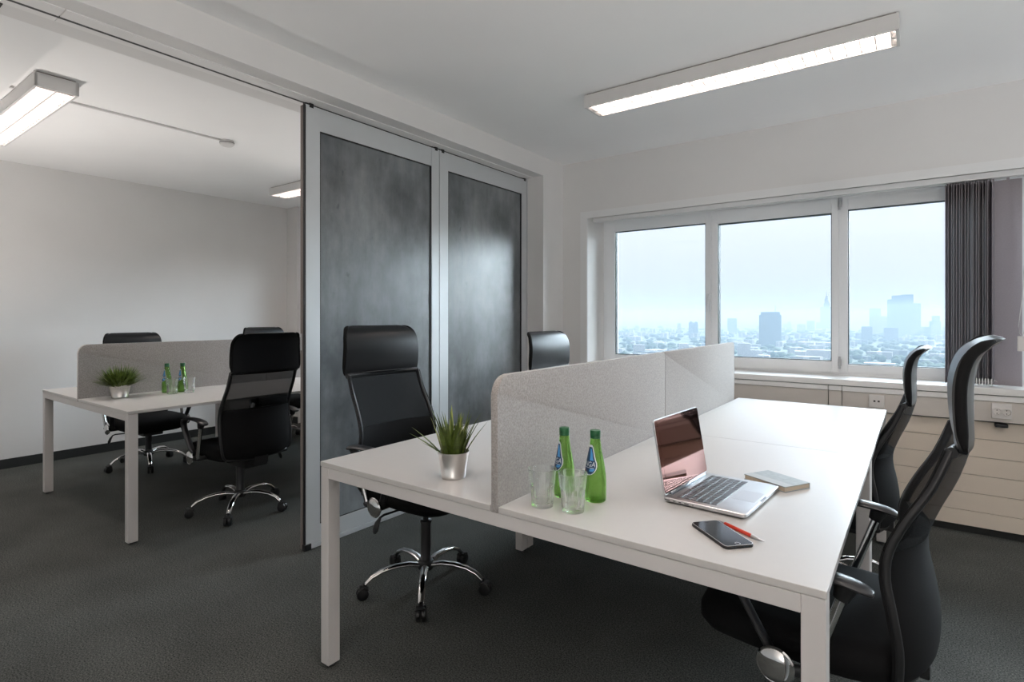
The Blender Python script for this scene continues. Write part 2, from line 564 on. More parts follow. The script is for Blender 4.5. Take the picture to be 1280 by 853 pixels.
# ------------------------------------------------------------------ windows
def window(name, x0, x1, panes, sash_i, label):
    """panes: glass rectangles (gx0, gx1, gz0, gz1); sash_i is the opening casement."""
    t = thing(name, ((x0 + x1) / 2, 4.48, WZ0), 0, label, None, None, 'structure')
    ox, oy, oz = t.location
    YF, YG = 4.45, 4.49

    def rel(x=0, y=0, z=0):
        return x - ox, y - oy, z - oz
    f = MB()

    def bx(m, xa, xb, za, zb, ya=YF, yb=4.53, bv=.004):
        m.box(xa - ox, xb - ox, ya - oy, yb - oy, za - oz, zb - oz, bevel=bv)
    zt, zb = 2.09, .862
    bx(f, x0, x1, zt - .045, zt + .008)
    bx(f, x0, x1, zb - .02, zb + .05)
    bx(f, x0, x0 + .05, zb + .051, zt - .046)
    bx(f, x1 - .05, x1, zb + .051, zt - .046)
    for a, b in zip(panes, panes[1:]):
        m = (a[1] + b[0]) / 2
        bx(f, m - .03, m + .03, zb + .051, zt - .046)
    f.build('window_frame', M_UPVC, t)
    for i, (ga, gb, gc, gd) in enumerate(panes):
        proud = .022 if i == sash_i else 0.006
        wl = .092 if i == 0 else .075
        sa = MB()
        mw = .055
        L_ = ga - (x0 + .02 if i == 0 else (panes[i - 1][1] + ga) / 2 + .006)
        R_ = (x1 - .02 if i == len(panes) - 1 else (gb + panes[i + 1][0]) / 2 - .006) - gb
        top = zt - .012 - gd
        bot = gc - zb - .012
        ya = YF - proud
        bx(sa, ga - L_, ga, gc - bot, gd + top, ya, 4.51)
        bx(sa, gb, gb + R_, gc - bot, gd + top, ya, 4.51)
        bx(sa, ga, gb, gd, gd + top, ya, 4.51)
        bx(sa, ga, gb, gc - bot, gc, ya, 4.51)
        s = sa.build('sash', M_UPVC, t)
        gk = MB()
        e = .005
        for q in ((ga, ga + e, gc, gd), (gb - e, gb, gc, gd), (ga, gb, gc, gc + e), (ga, gb, gd - e, gd)):
            bx(gk, q[0], q[1], q[2], q[3], ya + .012, YG, 0)
        gk.build('gasket', M_GASKET, s)
        p = MB()
        bx(p, ga - .004, gb + .004, gc - .004, gd + .004, YG, YG + .006, 0)
        p.build('pane', M_PANE, s)
        if i == sash_i:
            h = MB()
            hx = ga - .055
            bx(h, hx - .014, hx + .014, 1.375, 1.445, ya - .008, ya, .003)
            h.tube([(hx - ox, ya - .005 - oy, 1.43 - oz), (hx - ox, ya - .045 - oy, 1.43 - oz), (hx - ox - .003, ya - .05 - oy, 1.40 - oz), (hx - ox - .006, ya - .05 - oy, 1.30 - oz)], [.008, .009, .009, .007], 8)
            h.build('window_handle', M_UPVC, s, True)
            for hz in (.90, 2.0):
                q = MB()
                hx2 = gb + R_ + .006
                q.tube([(hx2 - ox, ya - .006 - oy, hz - oz), (hx2 - ox, ya - .006 - oy, hz + .085 - oz)], .007, 8)
                q.box(hx2 - .011 - ox, hx2 + .011 - ox, ya - oy, ya + .02 - oy, hz + .02 - oz, hz + .065 - oz)
                q.build('hinge', M_SILVER, s)
    return t


window('window_1', WX0, WX1, [(-2.138, -1.356, .931, 2.003), (-1.257, -.483, .950, 1.985), (-.387, .40, .931, 2.0), (.52, 1.38, .931, 2.0), (1.48, 2.24, .931, 2.0), (2.34, 3.10, .931, 2.0), (3.20, 3.90, .931, 2.0)], 1,
       'wide white framed office window overlooking the hazy city')
window('window_2', FX0, FX1, [(-5.39, -4.70, .931, 2.003), (-4.60, -3.88, .950, 1.985), (-3.78, -3.09, .931, 2.0)], 1,
       'white framed window of the further office behind the sliding doors')
struct(box_obj('window_sill', M_SILL, -2.30, WX1 + .02, 4.118, 4.46, .820, .858, None, .004), 'white window sill with a thin dark gap beneath')
struct(box_obj('window_sill', M_SILL, FX0, FX1, 4.118, 4.46, .820, .858, None, .004), 'white window sill of the further office')

# ------------------------------------------------------------------ trunking, cladding, sockets under the window


def cladding(x0, x1, label, group=None):
    t = thing('radiator_cover', ((x0 + x1) / 2, 4.2, .046), 0, label, 'radiator cover')
    cx, cy, cz = t.location
    zs = [.046, .135, .241, .346, .452, .557, .660]
    for a, b in zip(zs, zs[1:]):
        o = MB().box(x0 - cx, x1 - cx, 4.160 - cy, 4.296 - cy, a + .0012 - cz, b - .0012 - cz, bevel=.003).build('plank', M_CLAD, t)
    back = MB().box(x0 - cx, x1 - cx, 4.17 - cy, 4.297 - cy, 0, .614).build('backing', M_BLACK, t)
    return t


cladding(WX0 + .003, WX1 - .003, 'beige cladding of horizontal planks below the window sill of the nearer office')
cladding(FX0 + .003, FX1 - .003, 'beige radiator cladding seen in the gap beside the sliding door')


def trunk(x0, x1, cuts, label):
    t = thing('cable_trunking', ((x0 + x1) / 2, 4.2, .668), 0, label, 'trunking')
    cx, cy, cz = t.location
    xs = [x0] + cuts + [x1]
    for a, b in zip(xs, xs[1:]):
        MB().box(a + .0018 - cx, b - .0018 - cx, 4.130 - cy, 4.29 - cy, 0, .1145, bevel=.003).build('panel', M_DUCT, t)
        MB().box(a + .0018 - cx, b - .0018 - cx, 4.124 - cy, 4.29 - cy, .1165, .147, bevel=.002).build('rail', M_SILL, t)
    MB().box(x0 - cx, x1 - cx, 4.15 - cy, 4.29 - cy, -.006, .1515).build('backing', M_GASKET, t)
    return t


trunk(WX0 + .004, WX1 - .004, [-1.60, -.469, -.393], 'grey beige cable trunking running under the window sill of the nearer office')


def socket_plate(name, x0, x1, z0, z1, label, cat, kind):
    t = thing(name, ((x0 + x1) / 2, 4.13, (z0 + z1) / 2), 0, label, cat)
    w2, h2 = (x1 - x0) / 2, (z1 - z0) / 2
    MB().box(-w2, w2, -.012, 0, -h2, h2, bevel=.003).build('plate', M_SOCKET, t)
    if kind == 'data':
        for sx_ in (-.011, .011):
            MB().box(sx_ - .0055, sx_ + .0055, -.0135, -.011, -.005, .005).build('port', M_BLACK, t)
    else:
        for sx_ in (-.0205, .0205):
            q = MB()
            q.lathe([(.0195, 0), (.0205, -.011), (.018, -.012), (.0165, -.004), (0.0005, -.0035)], 20, (sx_, -.011, -.003), Matrix.Rotation(-PI / 2, 3, 'X').inverted().transposed())
            s_ = q.build('outlet', M_SOCKET, t, True, 40)
            for hz in (-.010, .008):
                MB().lathe([(.0026, 0), (.0026, .0015)], 8, (sx_, -.0175, hz - .003), Matrix.Rotation(PI / 2, 3, 'X')).build('hole', M_BLACK, s_)
    return t


socket_plate('data_socket', -.246, -.165, .696, .774, 'white data socket with two small ports, near the far right corner of the desk', 'socket', 'data')
socket_plate('power_socket', .337, .423, .690, .775, 'white double power socket with two round outlets, right of the high chair back', 'socket', 'power')
socket_plate('power_socket', .175, .263, .690, .772, 'white power socket almost hidden behind the nearer chair headrest', 'socket', 'power')
tag(MB().box(.352, .407, 4.105, 4.16, .642, .6605, bevel=.004).build('plastic_clip', M_BLACK), 'small black clip under the trunking below the double power socket', 'clip')

# ------------------------------------------------------------------ sliding partition doors


def sliding(name, y0, y1, label):
    t = thing(name, (-2.675, (y0 + y1) / 2, 0), 0, label, 'door', None, 'structure')
    cy = t.location.y
    xf, xb = .022, -.022
    a, b = y0 - cy, y1 - cy
    sw = .089
    for (p, q) in ((a + .002, a + sw), (b - sw + .016, b - .002)):
        MB().box(xb, xf, p, q, .030, 2.408, bevel=.002).build('stile', M_ALU, t)
    p, q = a + sw, b - sw + .016
    MB().box(xb, xf - .001, p, q, 2.283, 2.408, bevel=.002).build('rail', M_ALU, t)
    MB().box(xb, xf - .001, p, q, .030, .122, bevel=.002).build('rail', M_ALU, t)
    MB().box(-.012, .012, p - .004, q + .004, .118, 2.287).build('panel', M_CONC, t)
    g = MB()
    e = .006
    g.box(.010, .0195, p, p + e, .122, 2.283)
    g.box(.010, .0195, q - e * 1.6, q, .122, 2.283)
    g.box(.010, .0195, p, q, 2.283 - e, 2.283)
    g.box(.010, .0195, p, q, .122, .122 + e * .5)
    g.build('gasket', M_BLACK, t)
    MB().box(xb + .004, xf + .006, a + .004, b - .004, .004, .028, bevel=.002).build('floor_seal', M_ALU, t)
    for hy in (a + .035, b - .03):
        MB().box(-.010, .012, hy - .03, hy + .012, 2.4, 2.4205).box(.012, .0245, hy - .012, hy + .012, 2.396, 2.4195).build('hanger', M_BLACK, t)
    return t


d1 = sliding('door_1', 1.745, 2.776, 'sliding door with a dark concrete panel, beside the open gap')
d2 = sliding('door_2', 2.777, 3.832, 'sliding door with a dark concrete panel, at the wall end')
e0 = 1.745 - d1.location.y
MB().box(-.020, .006, e0 - .004, e0 + .001, .004, 2.405).build('edge_strip', M_ALU_D, d1)
MB().box(.006, .020, e0 - .006, e0 + .001, .004, 2.405).build('edge_seal', M_BLACK, d1)
MB().box(.003, .030, e0 - .010, e0 + .030, .002, .034, bevel=.002).build('corner_foot', M_BLACK, d1)
MB().box(-.016, -.008, e0 - .006, e0 - .003, 1.08, 1.17, bevel=.001).build('lock_plate', M_SILVER, d1)
struct(box_obj('trim_5', M_ALU, -2.70, -2.648, 3.832, 3.8385, 0, 2.42), 'grey aluminium wall post at the end of the sliding doors')

# ------------------------------------------------------------------ ceiling lamps with louvres
LL, LW, LH = 1.53, .190, .072


def make_lamp(label):
    t = thing('ceiling_lamp', (0, 0, 0), 0, label, 'ceiling lamp', 'louvred ceiling lamps')
    x, y = LL / 2, LW / 2
    MB().box(-x + .01, x - .01, -y + .012, y - .012, -.008, 0).build('mounting_plate', M_ALU_D, t)
    h = MB()
    h.box(-x, x, -y, y, -.016, -.008)
    h.box(-x, x, -y, -y + .012, -LH - .008, -.014)
    h.box(-x, x, y - .012, y, -LH - .008, -.014)
    h.box(-x, -x + .012, -y, y, -LH - .008, -.014)
    h.box(x - .012, x, -y, y, -LH - .008, -.014)
    h.build('housing', M_LAMPW, t)
    for s in (-1, 1):
        MB().tube([(-x + .035, s * .042, -.037), (x - .035, s * .042, -.037)], .012, 8).build('fluorescent_tube', M_TUBE, t)
        r = MB()
        r.quad_strip([(-x + .013, s * .005, -.074), (-x + .013, s * .012, -.045), (-x + .013, s * .030, -.022), (-x + .013, s * .054, -.022), (-x + .013, s * .074, -.045), (-x + .013, s * .081, -.074)],
                     [(x - .013, s * .005, -.074), (x - .013, s * .012, -.045), (x - .013, s * .030, -.022), (x - .013, s * .054, -.022), (x - .013, s * .074, -.045), (x - .013, s * .081, -.074)])
        r.build('reflector', M_LOUV, t)
    MB().box(-x + .012, x - .012, -.004, .004, -.080, -.05).build('divider', M_LAMPW, t)
    # cross blades, two rows, V-shaped fins sharing one mesh
    first = None
    nb = 26
    for s in (-1, 1):
        for k in range(nb):
            px = -x + .03 + k * (LL - .06) / (nb - 1)
            if first is None:
                q = MB()
                q.poly([(-.0045, -.037, -.051), (.0045, -.037, -.051), (.0015, -.037, -.0795), (-.0015, -.037, -.0795)], (0, .074, 0))
                first = q.build('louvre_blade', M_BLADE, t)
                o = first
            else:
                o = link_copy(first, t)
            o.location = (px, s * .042, 0)
    return t


lamp = make_lamp('long louvred ceiling lamp over the nearer desks, toward the window')
lamp.location = (-.829, 2.995, ZC)
for (x, y, z, lb) in ((-4.487, .955, ZF, 'louvred ceiling lamp above the further office, with cable conduits at its side'),
                      (-4.487, 3.140, ZF, 'louvred ceiling lamp partly hidden behind the sliding door edge'),
                      (-.829, .955, ZC, 'unseen louvred ceiling lamp added over the front of the nearer desks, above the frame')):  # last one is an unseen repeat of the lamp, added for its light
    c = copy_tree(lamp)
    c.location = (x, y, z)
    c['label'] = lb
tag(box_obj('cable_conduit', M_LAMPW, -4.104, -4.086, 1.054, 2.005, ZF - .012, ZF), 'thin white conduit on the ceiling leading to the smoke detector', 'conduit')
tag(box_obj('cable_conduit', M_LAMPW, -4.104, -4.086, .76, .856, ZF - .012, ZF), 'short white conduit on the ceiling left of the lamp', 'conduit')
t = thing('smoke_detector', (-4.095, 2.045, ZF), 0, 'round white smoke detector on the ceiling of the further office', 'smoke detector')
MB().lathe([(.045, -.0005), (.048, -.012), (.050, -.014), (.048, -.030), (.036, -.040), (.012, -.046), (.0005, -.046)], 24).build('body', M_LAMPW, t, True, 35)
MB().lathe([(.0505, -.016), (.0505, -.020), (.046, -.020), (.046, -.016)], 24, close=True).build('sensor_slot', M_BLACK, t)


# ------------------------------------------------------------------ unseen fill lights added to brighten the ceilings (beside the viewer; behind the sliding doors)
for (fx_, fy_, pw_, lb_) in ((.70, -.90, .62, 'unseen fill light added in the nearer office behind the viewer'),
                              (3.05, 2.60, .50, 'unseen fill light added in the nearer office, past the high chair backs'), (-3.25, 3.55, .10, 'unseen fill light added in the further office behind the sliding doors'),
                              (-4.7, .30, .20, 'unseen fill light added in the further office, outside the frame')):
    t = thing('fill_uplight', (fx_, fy_, 0), 0, lb_, 'added fill light')
    MB().lathe([(.0004, 0), (.13, 0), (.13, .012), (.11, .02), (.11, .30), (.104, .30), (.104, .25), (.0004, .25)], 28).build('can', M_GREYTUBE, t, True, 40)
    ld = bpy.data.lights.new('fill_light', 'AREA')
    ld.shape = 'DISK'; ld.size = .18; ld.energy = FILL_WATTS * pw_; ld.color = (.95, .975, 1.0) if fx_ > 2 else (1.0, .93, .875); ld.spread = R(160 if fx_ > 0 else 122)
    lo = bpy.data.objects.new('fill_light', ld); C.objects.link(lo)
    lo.parent = t; lo.location = (0, 0, .298); lo.rotation_euler = (PI, 0, 0)

# ------------------------------------------------------------------ bench desks
TT = .0165


def bench(x0, x1, y0, y1, xd, label, label_cat='desk'):
    """One bench: two face-to-face tops on a steel frame, gap at xd for the screen."""
    t = thing('bench_desk', ((x0 + x1) / 2, (y0 + y1) / 2, 0), 0, label, label_cat, None)
    cx, cy = t.location.x, t.location.y
    a, b, c, d = x0 - cx, x1 - cx, y0 - cy, y1 - cy
    m = xd - cx
    for p, q in ((a, m - .014), (m + .014, b)):
        o = MB().box(p, q, c, d, .74 - TT, .74, bevel=.0012, seg=1).build('tabletop', M_LAM, t)
    lw, ld = .044, .050
    i = .0015
    for px in (a + i, b - i - lw):
        for py in (c + i, d - i - ld):
            l = MB().box(px, px + lw, py, py + ld, .012, .74 - TT - .0015, bevel=.002, seg=1).build('leg', M_STEELW, t)
            MB().lathe([(.014, .0), (.014, .013)], 12, (px + lw / 2, py + ld / 2, 0)).build('foot', M_GREYTUBE, l)
    for py in (c + i, d - i - ld):
        MB().box(a + i + lw, b - i - lw, py, py + ld, .684, .74 - TT - .0015, bevel=.0015, seg=1).build('end_rail', M_STEELW, t)
    for px in (m - .19, m + .14):
        MB().box(px, px + .05, c + i + ld, d - i - ld, .684, .7215, bevel=.0015, seg=1).build('long_rail', M_STEELW, t)
    return t


def screen(xd, y0, y1, zt, r0, r1, label):
    """Felt-covered divider standing in the gap; r0 and r1 round its two upper corners."""
    t = thing('desk_divider', (xd, (y0 + y1) / 2, .7217), 0, label, 'desk divider', 'felt desk dividers')
    cy = t.location.y
    a, b = y0 - cy, y1 - cy
    h = zt - .7217
    pts = [(a, 0)]
    for k in range(9):
        g = PI - k * PI / 16
        pts.append((a + r0 + math.cos(g) * r0, h - r0 + math.sin(g) * r0))
    for k in range(9):
        g = PI / 2 - k * PI / 16
        pts.append((b - r1 + math.cos(g) * r1, h - r1 + math.sin(g) * r1))
    pts.append((b, 0))
    q = MB().poly([(-.0118, y, z) for y, z in pts], (.0236, 0, 0))
    es = [e for e in q.bm.edges if abs(e.verts[0].co.x - e.verts[1].co.x) < 1e-5 and max(e.verts[0].co.z, e.verts[1].co.z) > .001]
    bmesh.ops.bevel(q.bm, geom=es, offset=.004, segments=2, affect='EDGES', profile=.6)
    q.build('screen_panel', M_FELT, t, True, 40)
    for yy in (a + .22, b - .22):
        MB().box(-.010, .010, yy - .03, yy + .03, -.0005, .004).build('mounting_foot', M_STEELW, t)
    return t


DX = -.9445
bench(-1.7435, -.139, 1.206, 2.4615, DX, 'white four-person desk section nearest the viewer, carrying the laptop and bottles')
bench(-1.7435, -.139, 2.4635, 3.7370, DX, 'white desk section next to the window sill, empty tops')
screen(DX, 1.206, 2.4612, 1.1, .055, .012, 'warm grey felt divider on the near desk, behind the green bottles')
screen(DX, 2.4638, 3.645, 1.1, .012, .020, 'grey felt divider continuing toward the window, beyond the seam')
FX = -4.305
bench(-5.035, -3.500, 1.206, 2.4615, FX, 'white desk section in the further office, carrying a grass plant and bottles')
bench(-5.035, -3.500, 2.4635, 3.7200, FX, 'white desk section in the further office, half hidden behind the sliding door')
screen(FX, 1.206, 2.4612, 1.083, .055, .012, 'brownish grey felt divider behind the bushy plant in the further office')
screen(FX, 2.4638, 3.645, 1.083, .012, .020, 'grey felt divider in the further office, ending behind the sliding door')

# ------------------------------------------------------------------ office chairs (built facing +x, origin on the floor under the column)
BACK = [  # z, x of the front face at the middle, half width, how far the sides come forward, thickness
    (.445, -.232, .205, .035, .026), (.475, -.246, .232, .045, .030), (.54, -.252, .244, .050, .030), (.62, -.242, .246, .052, .030),
    (.69, -.228, .242, .050, .030), (.75, -.230, .238, .046, .030), (.82, -.254, .234, .040, .030), (.90, -.288, .230, .030, .030), (.985, -.312, .228, .022, .030)]
HEAD = [
    (.982, -.318, .224, .004, .018), (.988, -.310, .230, -.006, .032), (1.02, -.300, .233, -.009, .042), (1.07, -.294, .232, -.011, .047), (1.12, -.294, .229, -.011, .048),
    (1.160, -.302, .225, -.010, .046), (1.188, -.317, .214, -.008, .042), (1.205, -.338, .199, -.007, .037), (1.214, -.358, .178, -.005, .030), (1.219, -.374, .150, -.004, .020)]


def smooth_path(rows, k=4):
    """Catmull-Rom through rows of numbers."""
    out = []
    m = len(rows)
    for i in range(m - 1):
        p0, p1, p2, p3 = rows[max(0, i - 1)], rows[i], rows[i + 1], rows[min(m - 1, i + 2)]
        for j in range(k):
            u = j / k
            out.append(tuple(.5 * (2 * b + (c - a) * u + (2 * a - 5 * b + 4 * c - d) * u * u + (3 * b - a - 3 * c + d) * u ** 3) for a, b, c, d in zip(p0, p1, p2, p3)))
    out.append(tuple(rows[-1]))
    return out


SLIM = .955
BACK_S = [(z, x, hw * SLIM, wr, th) for z, x, hw, wr, th in smooth_path(BACK, 3)]
HEAD_S = [(z, x, hw * SLIM, wr, th) for z, x, hw, wr, th in smooth_path(HEAD, 3)]


def shell(levels, n=20):
    rings = []
    for z, xc, hw, wr, th in levels:
        ring = []
        for k in range(n + 1):
            s = -1 + 2 * k / n
            ring.append((xc + wr * abs(s) ** 2.2, s * hw, z))
        for k in range(n, -1, -1):
            s = -1 + 2 * k / n
            e = 1 - abs(s) ** 3 * .55
            ring.append((xc + wr * abs(s) ** 2.2 - th * e, s * hw * .995, z - th * .12))
        rings.append(ring)
    q = MB()
    q.ring_loft(rings, True, True)
    return q


def make_chair(label):
    t = thing('office_chair', (0, 0, 0), 0, label, 'office chair', 'black high-back office chairs')
    up = []
    # back: frame, mesh, leather headrest
    low = [b_ for b_ in BACK_S if b_[0] < .76]
    mb = shell([low[-1]] + [b_ for b_ in BACK_S if b_[0] > .76]).build('mesh_back', M_MESH, t, True, 60); up.append(mb)
    up.append(shell(low).build('lower_back', M_FABRIC, t, True, 60))
    fr = MB()
    for s in (-1, 1):
        fr.tube([(x + wr - .012, s * (hw - .008), z) for z, x, hw, wr, th in BACK_S], .010, 8, 1.0, (0, 1, 0))
    fr.tube([(BACK[0][1] + BACK[0][3] * abs(v) ** 2.2 - .012, v * BACK[0][2] * SLIM, BACK[0][0]) for v in (-1, -.6, -.2, .2, .6, 1)], .014, 8)
    zc = BACK[-1]
    fr.tube([(zc[1] + zc[3] * abs(v) ** 2.2 - .014, v * zc[2] * SLIM, zc[0] - .004) for v in (-1, -.6, -.2, .2, .6, 1)], .012, 8)
    up.append(fr.build('back_frame', M_BLACK, t, True, 50))
    hd = shell(HEAD_S).build('headrest', M_LEATHER, t, True, 60); up.append(hd)
    for s in (-1, 1):
        MB().tube([(x + wr - th * .30, s * (hw * .992), z) for z, x, hw, wr, th in HEAD_S[3:-3]], [min(.0105, .004 + .002 * min(i_, len(HEAD_S) - 7 - i_)) for i_ in range(len(HEAD_S) - 6)], 10, 1.0, (0, 1, 0)).build('side_gusset', M_FABRIC, hd, True)
    MB().tube([(HEAD[1][1] + HEAD[1][3] * abs(v) ** 2.2 + .002, v * .229 * SLIM, .992) for v in [k / 6 - 1 for k in range(13)]], .0035, 6).build('seam_piping', M_LEATHER, hd, True)
    # seat cushion: rounded, waterfall front
    rings = []
    for zz, gr in ((.425, .80), (.44, .93), (.47, 1.0), (.50, 1.0), (.517, .955), (.525, .84)):
        ring = []
        for k in range(36):
            a = 2 * PI * k / 36
            cx_, sy_ = math.cos(a), math.sin(a)
            px = math.copysign(abs(cx_) ** .55, cx_) * .25 * gr + .005
            py = math.copysign(abs(sy_) ** .5, sy_) * .25 * gr
            ring.append((px, py, zz - (.028 * max(0, (px - .12) / .13) ** 2 if px > .12 else 0)))
        rings.append(ring)
    up.append(MB().ring_loft(rings).build('seat', M_FABRIC, t, True, 60))
    up.append(MB().box(-.20, .10, -.075, .075, .368, .428, bevel=.012).box(-.262, -.16, -.045, .045, .40, .425, bevel=.006).box(-.262, -.245, -.045, .045, .42, .50, bevel=.006).build('tilt_mechanism', M_BLACK, t, True, 40))
    lv = MB()
    lv.tube([(.0, -.07, .40), (.0, -.24, .405), (.0, -.262, .398)], .005, 8)
    lv.tube([(.0, -.258, .400), (-.004, -.272, .376), (-.008, -.280, .350), (-.010, -.283, .336)], [.006, .014, .017, .010], 10, .55, (0, 1, 0))
    up.append(lv.build('tilt_lever', M_BLACK, t, True, 50))
    # armrests
    for s in (-1, 1):
        st = MB()
        path = [(.018, .264, .440), (.035, .274, .475), (.078, .288, .56), (.108, .296, .63), (.100, .299, .668), (.065, .300, .686), (.0, .300, .694), (-.08, .300, .694), (-.14, .299, .688), (-.172, .298, .678)]
        wdt = [.018, .018, .018, .019, .022, .024, .025, .026, .025, .018]
        both = smooth_path([(x, y, z, w_) for (x, y, z), w_ in zip(path, wdt)] + [(-.178, .298, .6765, .006)], 4)
        path = [q_[:3] for q_ in both]
        wdt = [q_[3] for q_ in both]
        fl = MB()
        rings = []
        P = [Vector((x, s * y, z)) for x, y, z in path]
        for i_, p_ in enumerate(P):
            tan = (P[min(len(P) - 1, i_ + 1)] - P[max(0, i_ - 1)]).normalized()
            side = Vector((0, 1, 0))
            nrm = tan.cross(side).normalized()
            hw_ = wdt[i_]; th_ = min(.010, .45 * hw_)
            rings.append([p_ + side * (math.cos(2 * PI * k / 12) * hw_) + nrm * (math.sin(2 * PI * k / 12) * th_) for k in range(12)])
        arm = fl.ring_loft(rings).build('armrest', M_ARM, t, True, 60)
        up.append(arm)
        MB().tube([(-.128, s * .300, .686), (-.116, s * .300, .652)], [.024, .017], 10).build('post_collar', M_BLACK, arm, True, 50)
        MB().tube([(-.120, s * .300, .660), (-.052, s * .288, .455)], .0115, 12).build('arm_post', M_CHROME, arm, True, 60)
        MB().tube([(-.056, s * .20, .452), (-.052, s * .292, .455), (.020, s * .292, .450), (.020, s * .20, .452)], .015, 8).build('arm_bracket', M_BLACK, arm, True, 50)
        ax = Matrix.Rotation(-s * PI / 2, 3, 'X')
        MB().lathe([(.032, -.012), (.0415, 0), (.0425, .004), (.0395, .008), (.0375, .0075), (.029, .013), (.013, .016), (.0004, .017)], 28, (.016, s * .301, .456), ax).build('pivot_cap', M_CHROME, arm, True, 40)
    # fixed lower part: column, star base, casters
    MB().lathe([(.024, .10), (.024, .305), (.0275, .306), (.0275, .316), (.020, .318)], 20).build('column_sleeve', M_GREYTUBE, t, True, 40)
    up.append(MB().lathe([(.013, .25), (.013, .372)], 16).build('gas_piston', M_GREYTUBE, t, True, 40))
    base = MB().lathe([(.020, .088), (.034, .090), (.038, .098), (.038, .122), (.030, .132), (.024, .134)], 24).build('base_hub', M_BLACK, t, True, 40)
    return t, up, base


def base_legs(t, base, ang0):
    """Five chrome legs and casters; every chair's base is turned its own way."""
    global LEGMESH
    for k in range(5):
        a = ang0 + k * 2 * PI / 5
        if LEGMESH is None:
            lg = MB().tube([(.028, 0, .110), (.08, 0, .122), (.14, 0, .122), (.20, 0, .112), (.245, 0, .092), (.275, 0, .066)], [.019, .0185, .0175, .0165, .015, .0125], 12, .62).build('base_leg', M_CHROME, t, True, 60)
            cs_ = MB()
            for s in (-1, 1):
                cs_.lathe([(.0004, 0), (.020, 0), (.0255, .003), (.0265, .009), (.0255, .016), (.018, .0185), (.0004, .019)], 18, (.288, s * .003, .0275), Matrix.Rotation(-s * PI / 2, 3, 'X'))
            cs_.box(.262, .298, -.004, .004, .03, .054)
            cs_.tube([(.268, -.016, .046), (.283, -.016, .058), (.303, -.016, .050)], .006, 6).tube([(.268, .016, .046), (.283, .016, .058), (.303, .016, .050)], .006, 6)
            cs_.box(.268, .303, -.018, .018, .050, .060, bevel=.004)
            cs_.tube([(.275, 0, .050), (.275, 0, .074)], .0085, 8)
            ca = cs_.build('caster', M_BLACK, t, True, 40)
            LEGMESH = (lg, ca)
            lo, co = lg, ca
        else:
            lo = link_copy(LEGMESH[0], t)
            co = link_copy(LEGMESH[1], t)
        lo.rotation_euler = (0, 0, a)
        co.rotation_euler = (0, 0, a)


LEGMESH = None
CHAIRS = [  # x, y, facing in degrees, drop of the seat, first leg (absolute degrees), label
    (-1.850, 1.845, -3, 0.0, -49, 'black high-back office chair between the concrete panel and the near desk, behind the grass plant'),
    (-1.560, 2.975, 0, -.050, -20, 'black office chair against the window-side desk, only its leather headrest above the divider'),
    (-.235, 1.700, 177, 0.0, 10, 'black office chair at the near corner of the desk, seen edge-on with both armrests'),
    (-.345, 3.000, 179, -.085, 30, 'black office chair seen edge-on, closer to the window than the one at the desk corner'),
    (-3.570, 1.868, 180, -.055, -41, 'black office chair showing its see-through mesh back in the further office'),
    (-5.245, 1.960, 0, -.100, -18, 'black office chair by the white wall, its headrest above the divider behind the bushy plant'),
    (-5.190, 3.140, 0, -.070, -30, 'black office chair in the further office, mostly hidden behind the mesh-backed chair'),
]
proto, PUP, PBASE = make_chair(CHAIRS[0][5])
plain = copy_tree(proto)             # a chair without legs, used as the pattern for the others
for i, (x, y, f, dz, a0, lb) in enumerate(CHAIRS):
    ch = proto if i == 0 else (plain if i == 1 else copy_tree(plain_src))
    if i == 1:
        plain_src = proto_src
    if i == 0:
        proto_src = None
    ch.location = (x, y, 0)
    ch.rotation_euler = (0, 0, R(f))
    ch['label'] = lb
    if i == 0:
        # keep a legless list of the parts so the copies start from it
        proto_src = plain
    names_up = {o.name.split('.')[0] for o in PUP}
    ch['drop'] = dz
ALL_CH = [o for o in C.objects if o.name.split('.')[0] == 'office_chair']
for ch, spec in zip(ALL_CH, CHAIRS):
    names_up = {o.name.split('.')[0] for o in PUP}
    for o in ch.children:
        if o.name.split('.')[0] in names_up:
            o.location.z += spec[3]
    del ch['drop']
    base_legs(ch, None, R(spec[4] - spec[2]))


# ------------------------------------------------------------------ potted plants
def blade_mesh(rng, ln, wd_, bend):
    """A tapering, bent, creased grass blade rising from the origin toward +x."""
    L_, R_, Mm = [], [], []
    n = 6
    for k in range(n + 1):
        u = k / n
        x = bend * ln * u ** 1.8
        z = ln * u * (1 - .25 * bend * u)
        w_ = wd_ * (1 - u ** 1.6) * (.75 + .5 * min(1, u * 3)) + .0002
        L_.append((x, -w_, z)); R_.append((x, w_, z)); Mm.append((x - w_ * .45, 0, z))
    q = MB()
    q.quad_strip(L_, Mm).quad_strip(Mm, R_)
    return q


def pot(t, h, rt, rb):
    p_ = MB().lathe([(.0004, .001), (rb - .001, 0), (rb, .002), (rb + .0015, .010), (rb + .0005, .012), (rt - .001, h - .004), (rt + .0015, h - .002), (rt + .0015, h), (rt - .0015, h), (rt - .003, h - .006), (rt - .004, h - .018), (.0004, h - .018)], 36)
    o = p_.build('pot', M_POT, t, True, 40)
    MB().lathe([(.0004, h - .012), (rt - .006, h - .015), (rt - .004, h - .02)], 24).build('soil', M_SOIL, t)
    return o


